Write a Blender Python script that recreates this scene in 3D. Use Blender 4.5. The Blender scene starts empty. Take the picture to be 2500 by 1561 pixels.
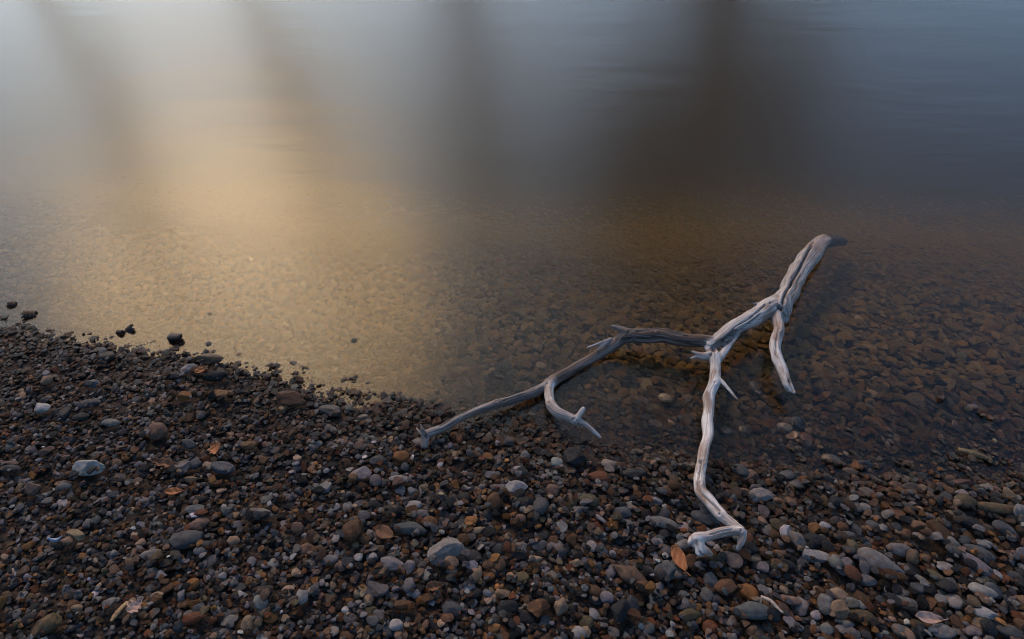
import bpy, bmesh, math, random
import numpy as np
from mathutils import Vector

SC = bpy.context.scene
COL = SC.collection
RNG = np.random.default_rng(11)
random.seed(5)
R = math.radians

# ------------------------------------------------------------------ camera
CAM_H, PITCH, LENS = 1.5, R(40), 26.0
cam_d = bpy.data.cameras.new('camera')
cam_d.lens = LENS; cam_d.sensor_width = 36; cam_d.clip_start = 0.02; cam_d.clip_end = 2000
cam = bpy.data.objects.new('camera', cam_d); COL.objects.link(cam)
cam.location = (0, 0, CAM_H); cam.rotation_euler = (math.pi/2 - PITCH, 0, 0)
SC.camera = cam

# ------------------------------------------------------------------ sky, sun, exposure
SUN_AZ, SUN_EL = R(-24), R(38)
w = bpy.data.worlds.new('World'); SC.world = w; w.use_nodes = True
nt = w.node_tree
sky = nt.nodes.new('ShaderNodeTexSky'); sky.sky_type = 'NISHITA'; sky.sun_disc = False
sky.sun_elevation = SUN_EL; sky.sun_rotation = SUN_AZ
sky.air_density = 1.0; sky.dust_density = 2.2; sky.ozone_density = 4.5
nt.links.new(sky.outputs[0], nt.nodes['Background'].inputs[0])
nt.nodes['Background'].inputs[1].default_value = 0.15
sun_d = bpy.data.lights.new('sun', 'SUN'); sun_d.energy = 1.2; sun_d.angle = R(25); sun_d.color = (1.0, 0.49, 0.13)
sun = bpy.data.objects.new('sun', sun_d); COL.objects.link(sun)
sdir = Vector((math.sin(SUN_AZ)*math.cos(SUN_EL), math.cos(SUN_AZ)*math.cos(SUN_EL), math.sin(SUN_EL)))
sun.rotation_euler = sdir.to_track_quat('Z', 'Y').to_euler(); sun.location = sdir*30
vs = SC.view_settings
vs.view_transform = 'Standard'; vs.look = 'None'; vs.gamma = 1; vs.exposure = 0.62
try: vs.use_curve_mapping = False
except Exception: pass
SC.cycles.max_bounces = 6; SC.cycles.transparent_max_bounces = 12; SC.cycles.volume_bounces = 1
SC.cycles.use_denoising = True; SC.cycles.filter_width = 1.1

# ------------------------------------------------------------------ geometry helpers
PW, PH = 2500.0, 1561.0
F = LENS/36*PW
FWD = np.array([0, math.cos(PITCH), -math.sin(PITCH)]); UPV = np.array([0, math.sin(PITCH), math.cos(PITCH)])
CPOS = np.array([0, 0, CAM_H])
def ray(px, py):
    return FWD + np.array([1., 0, 0])*(px-PW/2)/F - UPV*(py-PH/2)/F
def at(px, py, z=0.0):                      # the point at height z seen at that spot of the photograph
    d = ray(px, py); t = (z-CAM_H)/d[2]
    return CPOS + d*t
def depth(p): return float(np.dot(np.asarray(p)-CPOS, FWD))
def mpp(p): return depth(p)/F               # metres per photograph pixel
def proj(P):
    q = np.asarray(P)-CPOS; z = q@FWD
    return np.stack([PW/2+F*q[..., 0]/z, PH/2-F*(q@UPV)/z], -1)

def hsh(i, j, k, s):
    n = (i*374761393 + j*668265263 + k*2147483647 + s*144665) & 0xFFFFFFFF
    n = ((n ^ (n >> 13))*1274126177) & 0xFFFFFFFF
    n = ((n ^ (n >> 15))*2246822519) & 0xFFFFFFFF
    return ((n ^ (n >> 16)) & 0xFFFFFF)/float(0xFFFFFF)*2-1
def vnoise(p, s=0):
    p = np.asarray(p, float); f = np.floor(p); i = f.astype(np.int64); t = p-f; t = t*t*(3-2*t)
    o = 0
    for a in (0, 1):
        wa = t[..., 0] if a else 1-t[..., 0]
        for b in (0, 1):
            wb = t[..., 1] if b else 1-t[..., 1]
            for c in (0, 1):
                wc = t[..., 2] if c else 1-t[..., 2]
                o = o + wa*wb*wc*hsh(i[..., 0]+a, i[..., 1]+b, i[..., 2]+c, s)
    return o

def mesh_obj(name, verts, faces, mat=None, parent=None, smooth=True, link=True):
    me = bpy.data.meshes.new(name)
    me.from_pydata([tuple(v) for v in verts] if not isinstance(verts, np.ndarray) else verts.tolist(), [], faces if not isinstance(faces, np.ndarray) else faces.tolist())
    if smooth: me.shade_smooth()
    o = bpy.data.objects.new(name, me)
    if mat: me.materials.append(mat)
    if link: COL.objects.link(o)
    if parent: o.parent = parent
    return o
def tag(o, label=None, cat=None, group=None, kind=None):
    if label: o['label'] = label
    if cat: o['category'] = cat
    if group: o['group'] = group
    if kind: o['kind'] = kind
    return o
def empty(name, loc=(0, 0, 0)):
    o = bpy.data.objects.new(name, None); o.empty_display_size = 0.05; COL.objects.link(o); o.location = loc
    return o

# ------------------------------------------------------------------ node helpers
class NT:
    def __init__(s, name):
        s.m = bpy.data.materials.new(name); s.m.use_nodes = True
        s.t = s.m.node_tree; s.t.nodes.clear()
        s.out = s.t.nodes.new('ShaderNodeOutputMaterial')
    def n(s, ty, **kw):
        x = s.t.nodes.new('ShaderNode'+ty)
        for k, v in kw.items(): setattr(x, k, v)
        return x
    def l(s, a, b): s.t.links.new(a, b)
    def set(s, node, **kw):
        for k, v in kw.items():
            k = k.replace('_', ' '); inp = node.inputs[k]
            if hasattr(v, 'is_linked') or isinstance(v, bpy.types.NodeSocket): s.l(v, inp)
            else: inp.default_value = v
        return node
    def math(s, op, a, b=None, c=None, clamp=False):
        x = s.n('Math', operation=op, use_clamp=clamp)
        for i, v in enumerate((a, b, c)):
            if v is None: continue
            if isinstance(v, bpy.types.NodeSocket): s.l(v, x.inputs[i])
            else: x.inputs[i].default_value = v
        return x.outputs[0]
    def mix(s, fac, a, b, blend='MIX'):
        x = s.n('Mix', data_type='RGBA', blend_type=blend)
        for i, v in ((0, fac), (6, a), (7, b)):
            if isinstance(v, bpy.types.NodeSocket): s.l(v, x.inputs[i])
            else: x.inputs[i].default_value = v if i == 0 else (*v, 1)
        return x.outputs[2]
    def noise(s, vec, scale, detail=3, rough=0.55, out=0):
        x = s.n('TexNoise'); s.l(vec, x.inputs['Vector'])
        x.inputs['Scale'].default_value = scale; x.inputs['Detail'].default_value = detail; x.inputs['Roughness'].default_value = rough
        return x.outputs[out]
    def mapr(s, v, a, b, c=0., d=1.):
        x = s.n('MapRange'); s.l(v, x.inputs[0])
        for i, q in enumerate((a, b, c, d)): x.inputs[i+1].default_value = q
        return x.outputs[0]
    def vmul(s, v, k):
        x = s.n('VectorMath', operation='MULTIPLY'); s.l(v, x.inputs[0])
        x.inputs[1].default_value = k; return x.outputs[0]
    def bump(s, h, strength=0.5, dist=0.001, normal=None):
        x = s.n('Bump'); x.inputs['Strength'].default_value = strength; x.inputs['Distance'].default_value = dist
        s.l(h, x.inputs['Height'])
        if normal: s.l(normal, x.inputs['Normal'])
        return x.outputs[0]
    def principled(s, **kw):
        b = s.n('BsdfPrincipled'); s.set(b, **kw); s.l(b.outputs[0], s.out.inputs['Surface']); return b

def wetness(m, lo, hi):
    """1 where the surface is at or under the water line, 0 where it is high and dry (ragged edge)"""
    g = m.n('NewGeometry'); sx = m.n('SeparateXYZ'); m.l(g.outputs['Position'], sx.inputs[0])
    nz = m.noise(g.outputs['Position'], 14, 2)
    z = m.math('ADD', sx.outputs[2], m.math('MULTIPLY', m.math('SUBTRACT', nz, 0.5), 0.035))
    return m.mapr(z, lo, hi, 1, 0)

def stone_material(name, instanced):
    m = NT(name)
    if instanced:
        a = m.n('Attribute', attribute_type='INSTANCER', attribute_name='stone_colour'); base = a.outputs['Color']
    else:
        base = m.n('ObjectInfo').outputs['Color']
    oi = m.n('ObjectInfo'); tc = m.n('TexCoord')
    cx = m.n('CombineXYZ'); r37 = m.math('MULTIPLY', oi.outputs['Random'], 37.0)
    m.l(r37, cx.inputs[0]); m.l(r37, cx.inputs[1])
    vadd = m.n('VectorMath', operation='ADD'); m.l(tc.outputs['Object'], vadd.inputs[0]); m.l(cx.outputs[0], vadd.inputs[1])
    v = vadd.outputs[0]
    sc_ = 1.0 if instanced else 45.0
    big = m.noise(v, 1.3*sc_, 4, 0.6); fine = m.noise(v, 7*sc_, 5, 0.7); spk = m.noise(v, 16*sc_, 2, 0.5)
    c = m.mix(m.mapr(big, .35, .7), m.mix(1.0, base, (.62, .60, .60), 'MULTIPLY'), m.mix(1.0, base, (1.25, 1.2, 1.15), 'MULTIPLY'))
    c = m.mix(m.mapr(fine, .38, .68, 0, .55), c, m.mix(1.0, base, (.45, .42, .42), 'MULTIPLY'))
    # pale crust on some stones, a little rusty staining on others
    crust = m.math('MULTIPLY', m.mapr(spk, .60, .72), m.mapr(oi.outputs['Random'], .55, .8, 0, .5))
    c = m.mix(crust, c, (.24, .23, .21))
    rust = m.math('MULTIPLY', m.mapr(m.noise(v, 2.1*sc_, 3), .56, .68), m.mapr(oi.outputs['Random'], .45, .15, 0, .55))
    c = m.mix(rust, c, (.16, .075, .03))
    wet = wetness(m, .004, .042)
    c = m.mix(wet, c, m.mix(1.0, c, (.62, .50, .34), 'MULTIPLY'))
    g_ = m.n('NewGeometry'); sz_ = m.n('SeparateXYZ'); m.l(g_.outputs['Position'], sz_.inputs[0])
    film = m.math('MULTIPLY', m.mapr(sz_.outputs[2], -.004, -.03), m.mapr(big, .25, .7, .70, .30))
    film = m.math('MULTIPLY', film, m.mapr(oi.outputs['Random'], 0, 1, .25, 1.1))
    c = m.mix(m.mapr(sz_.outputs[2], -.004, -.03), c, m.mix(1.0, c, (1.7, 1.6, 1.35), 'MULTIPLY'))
    film = m.math('MAXIMUM', film, m.mapr(sz_.outputs[2], -.10, -.28))      # ochre silt film under water, its gold also painting in the sunlit glow
    c = m.mix(film, c, (.44, .255, .062))
    rg = m.math('SUBTRACT', m.mapr(fine, .3, .7, .52, .78), m.math('MULTIPLY', wet, .36))
    nb = m.bump(fine, .55, 0.10 if instanced else 0.0022)
    m.principled(Base_Color=c, Roughness=rg, Normal=nb, Specular_IOR_Level=m.math('ADD', .10, m.math('MULTIPLY', wet, .25)))
    return m.m

def ground_material():
    m = NT('grit')
    g = m.n('NewGeometry'); p = g.outputs['Position']
    n1 = m.noise(p, 60, 5, .7); n2 = m.noise(p, 260, 3, .6); n3 = m.noise(p, 5, 3)
    vo = m.n('TexVoronoi'); m.l(p, vo.inputs['Vector']); vo.inputs['Scale'].default_value = 110
    c = m.mix(m.mapr(n1, .35, .65), (.010, .009, .008), (.032, .024, .018))
    c = m.mix(m.math('MULTIPLY', m.mapr(vo.outputs['Color'], .1, .9), .4), c, (.07, .052, .038))
    c = m.mix(m.mapr(n3, .4, .7, 0, .5), c, (.035, .03, .027))
    # the silty bed further out, under deep water, and the grassy far bank
    sx = m.n('SeparateXYZ'); m.l(p, sx.inputs[0])
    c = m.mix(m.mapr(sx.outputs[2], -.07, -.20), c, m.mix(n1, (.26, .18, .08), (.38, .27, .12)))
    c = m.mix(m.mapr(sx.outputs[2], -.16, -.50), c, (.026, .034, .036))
    c = m.mix(m.mapr(sx.outputs[1], 24, 30), c, m.mix(n3, (.03, .035, .014), (.06, .05, .025)))
    h = m.math('ADD', m.math('MULTIPLY', n1, .6), m.math('MULTIPLY', vo.outputs['Distance'], -.8))
    m.principled(Base_Color=c, Roughness=.85, Normal=m.bump(h, .8, .006), Specular_IOR_Level=.08)
    return m.m

def water_material():
    m = NT('river_water')
    g = m.n('NewGeometry'); p = g.outputs['Position']
    mp = m.n('Mapping'); m.l(p, mp.inputs['Vector'])
    mp.inputs['Rotation'].default_value = (0, 0, R(-12)); mp.inputs['Scale'].default_value = (8, 27, 1)
    n1 = m.noise(mp.outputs[0], 1.0, 4, .6)
    mp2 = m.n('Mapping'); m.l(p, mp2.inputs['Vector'])
    mp2.inputs['Rotation'].default_value = (0, 0, R(9)); mp2.inputs['Scale'].default_value = (1.1, 3.4, 1)
    n2 = m.noise(mp2.outputs[0], 1.0, 3, .5)
    h = m.math('ADD', m.math('MULTIPLY', n1, .22), m.math('MULTIPLY', n2, .9))
    b = m.bump(h, 1.0, .0038)
    fr = m.n('Fresnel'); fr.inputs['IOR'].default_value = 1.245; m.l(b, fr.inputs['Normal'])
    gl = m.n('BsdfAnisotropic'); gl.distribution = 'GGX'; gl.inputs['Roughness'].default_value = .22
    gl.inputs['Color'].default_value = (.84, .97, 1, 1); m.l(b, gl.inputs['Normal'])
    tr = m.n('BsdfTransparent')
    mx = m.n('MixShader'); m.l(fr.outputs[0], mx.inputs[0]); m.l(tr.outputs[0], mx.inputs[1]); m.l(gl.outputs[0], mx.inputs[2])
    m.l(mx.outputs[0], m.out.inputs['Surface'])
    va = m.n('VolumeAbsorption'); va.inputs['Color'].default_value = (.66, .60, .28, 1); va.inputs['Density'].default_value = 2.8
    vsn = m.n('VolumeScatter'); vsn.inputs['Color'].default_value = (.74, .58, .26, 1); vsn.inputs['Density'].default_value = 0.60
    vsn.inputs['Anisotropy'].default_value = .5
    ad = m.n('AddShader'); m.l(va.outputs[0], ad.inputs[0]); m.l(vsn.outputs[0], ad.inputs[1])
    m.l(ad.outputs[0], m.out.inputs['Volume'])
    return m.m

def wood_material():
    m = NT('weathered_driftwood')
    ga = m.n('Attribute', attribute_name='grain').outputs['Vector']
    tn = m.n('Attribute', attribute_name='tone').outputs['Fac']
    fib = m.noise(m.vmul(ga, (8, 320, 320)), 1, 4, .6)
    fib2 = m.noise(m.vmul(ga, (4.5, 150, 150)), 1, 5, .65)
    blot = m.noise(m.vmul(ga, (9, 20, 20)), 1, 4, .6)
    pale = m.mix(m.mapr(fib, .35, .65), (.36, .35, .32), (.74, .73, .68))
    dark = m.mix(m.mapr(fib, .35, .65), (.022, .017, .014), (.15, .115, .092))
    c = m.mix(m.math('ADD', tn, m.mapr(fib2, .3, .7, -.22, .22), clamp=True), dark, pale)
    brown = m.math('MULTIPLY', m.mapr(blot, .44, .56), m.mapr(fib2, .35, .65, .35, .95))
    brown = m.math('MULTIPLY', brown, m.mapr(tn, 0, .5, .2, 1))
    c = m.mix(brown, c, m.mix(fib, (.075, .048, .032), (.28, .185, .125)))
    c = m.mix(m.mapr(fib2, .38, .28, 0, .45), c, (.055, .042, .034))
    wet = wetness(m, -.004, .012)
    c = m.mix(wet, c, m.mix(1.0, c, (.42, .36, .30), 'MULTIPLY'))
    chk = m.noise(m.vmul(ga, (2.2, 120, 120)), 1, 2, .5)
    line = m.mapr(m.math('ABSOLUTE', m.math('SUBTRACT', chk, .5)), .0, .022, 1, 0)      # hair-thin drying checks
    line = m.math('MULTIPLY', line, m.mapr(blot, .35, .55, 1, .25))
    c = m.mix(m.math('MULTIPLY', line, .8), c, (.03, .024, .02))
    h = m.math('SUBTRACT', m.math('ADD', fib, fib2), m.math('MULTIPLY', line, 1.5))
    rg = m.math('SUBTRACT', .82, m.math('MULTIPLY', wet, .35))
    m.principled(Base_Color=c, Roughness=rg, Normal=m.bump(h, .40, .0018), Specular_IOR_Level=.10)
    return m.m

def simple_mat(name, c1, c2, scale=80, rough=.7, bump=.001, stretch=(1, 1, 1), sub=0.0):
    m = NT(name); tc = m.n('TexCoord')
    v = m.vmul(tc.outputs['Object'], stretch)
    n = m.noise(v, scale, 4, .65); n2 = m.noise(v, scale*.22, 3)
    c = m.mix(m.mapr(n, .35, .65), c1, c2); c = m.mix(m.mapr(n2, .5, .75, 0, .5), c, tuple(x*.5 for x in c1))
    m.principled(Base_Color=c, Roughness=rough, Normal=m.bump(n, .6, bump), Specular_IOR_Level=.3)
    return m.m

M_STONE = stone_material('stone_mineral', False)
M_GRAVEL = stone_material('gravel_mineral', True)
M_GROUND = ground_material(); M_WATER = water_material(); M_WOOD = wood_material()

# ------------------------------------------------------------------ shore and bed
SHORE_PX = [(0, 742), (100, 772), (230, 800), (350, 846), (450, 868), (600, 893), (760, 908), (950, 935), (1080, 955),
            (1200, 985), (1310, 1004), (1430, 1048), (1550, 1088), (1700, 1112), (1900, 1128), (2100, 1150), (2300, 1165), (2500, 1160)]
SP = np.array([at(x, y, 0) for x, y in SHORE_PX])
SX = np.concatenate([[-40, -8, -3.2], SP[:, 0], [2.4, 6, 40]])
SY = np.concatenate([[4.5, 3.2, 2.25], SP[:, 1], [1.02, .6, -1.5]])
def terrain(x, y):
    x = np.asarray(x, float); y = np.asarray(y, float)
    d = (np.interp(x, SX, SY)-y)*.97                     # + on the beach, - out in the water
    side = np.clip((x+.6)/1.8, 0, 1)                     # the bed is flatter to the right
    up = np.where(d < 1.0, .105*d+.006*np.clip(d/.05, 0, 1), .111+.05*(d-1.0)); up = np.where(d > 5, .305+.22*(d-5), up); up = np.minimum(up, 6)
    s0 = .13-.045*side
    e = -d
    dn = -(s0*e + .10*np.clip(e-.30, 0, None)**1.25); dn = np.maximum(dn, -1.6-.0*e)
    z = np.where(d > 0, up, dn)-.010
    z = z+np.clip((y-24)/8, 0, 1)**2*(2.4+.06*np.clip(y-32, 0, 60))
    near = np.clip(1-np.hypot(x, y-1.5)/7, 0, 1)
    P = np.stack([x*2.1, y*2.1, np.zeros_like(x)], -1); P2 = np.stack([x*7, y*7, np.ones_like(x)], -1)
    return z+near*(.009*vnoise(P, 3)+.0045*vnoise(P2, 4))
def gz(x, y): return float(terrain(np.array([x]), np.array([y]))[0])
def at_ground(px, py):
    p = at(px, py, 0)
    for _ in range(12): p = at(px, py, gz(p[0], p[1])+.006)
    return p

def axis(lo, hi, step, far):
    a = list(np.arange(lo, hi+1e-6, step)); s = step
    v = hi
    while v < far: s *= 1.35; v += s; a.append(v)
    s = step; v = lo
    while v > -far: s *= 1.35; v -= s; a.insert(0, v)
    return np.array(a)
gx_, gy_ = axis(-3.2, 3.2, .04, 600), axis(.1, 5.2, .04, 600)
XX, YY = np.meshgrid(gx_, gy_)
ZZ = terrain(XX, YY)
nx, ny = len(gx_), len(gy_)
idx = np.arange(nx*ny).reshape(ny, nx)
quads = np.stack([idx[:-1, :-1], idx[:-1, 1:], idx[1:, 1:], idx[1:, :-1]], -1).reshape(-1, 4)
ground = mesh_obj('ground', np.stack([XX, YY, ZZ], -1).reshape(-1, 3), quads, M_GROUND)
tag(ground, 'dark gritty river bank sloping down under the water', kind='structure')

# water: one closed body, its top face at z = 0, its floor below the bed
bm = bmesh.new()
x0, x1, y0, y1, zb = -60., 60., -6., 33., -6.0
vv = [bm.verts.new(c) for c in [(x0, y0, zb), (x1, y0, zb), (x1, y1, zb), (x0, y1, zb), (x0, y0, 0), (x1, y0, 0), (x1, y1, 0), (x0, y1, 0)]]
for f in ((3, 2, 1, 0), (4, 5, 6, 7), (0, 1, 5, 4), (1, 2, 6, 5), (2, 3, 7, 6), (3, 0, 4, 7)): bm.faces.new([vv[i] for i in f])
me = bpy.data.meshes.new('water'); bm.to_mesh(me); bm.free(); me.materials.append(M_WATER)
water = bpy.data.objects.new('water', me); COL.objects.link(water)
tag(water, 'smooth shallow river water reflecting pale sky', kind='structure')

# ------------------------------------------------------------------ stones: shape
def ico(sub):
    b = bmesh.new(); bmesh.ops.create_icosphere(b, subdivisions=sub, radius=1)
    v = np.array([p.co[:] for p in b.verts]); f = np.array([[q.index for q in p.verts] for p in b.faces]); b.free()
    return v/np.linalg.norm(v, axis=1)[:, None], f
ICO4, ICO3 = ico(4), ico(3)
def stone_shape(u, angular, rng, lumps=.08):
    """unit-ish stone: many half-spaces cut from a ball; angular 0 (water-worn) .. 1 (broken)"""
    n = int(rng.integers(5, 9)) if angular > .5 else int(rng.integers(9, 14))
    N = rng.normal(size=(n, 3)); N /= np.linalg.norm(N, axis=1)[:, None]
    D = rng.uniform(.42, .86, n) if angular > .5 else rng.uniform(.72, 1.0, n)
    k = 10+80*angular**1.3
    den = np.maximum(u@N.T, 1e-3)/D
    q = np.concatenate([den, np.ones((len(u), 1))], 1)
    inv = (np.mean(q**k, 1)*q.shape[1])**(1/k)
    r = 1/inv
    s = int(rng.integers(1, 9999))
    r = r*(1+lumps*vnoise(u*1.7+5, s)+lumps*.45*vnoise(u*4.1+9, s+1)+.018*vnoise(u*11+3, s+2))
    p = u*r[:, None]
    ext = np.abs(p).max(0)
    return p/ext

PAL = {  # linear albedo, weight of each in the beach, plain word
    'slate': ((.090, .100, .104), 'blue-grey'), 'grey': ((.205, .203, .195), 'grey'), 'dark': ((.026, .030, .032), 'dark grey'),
    'brown': ((.130, .076, .042), 'brown'), 'ochre': ((.240, .122, .045), 'ochre'), 'pink': ((.200, .135, .100), 'pinkish brown'),
    'tan': ((.300, .220, .145), 'tan'), 'pale': ((.33, .325, .31), 'pale grey'), 'olive': ((.105, .088, .050), 'olive brown'),
    'rust': ((.150, .062, .030), 'rusty brown')}
def jitter(c, rng, amt=.22):
    k = math.exp(rng.normal()*amt); return tuple(max(.008, .64*x*k*(1+rng.normal()*.03)) for x in c)

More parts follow.
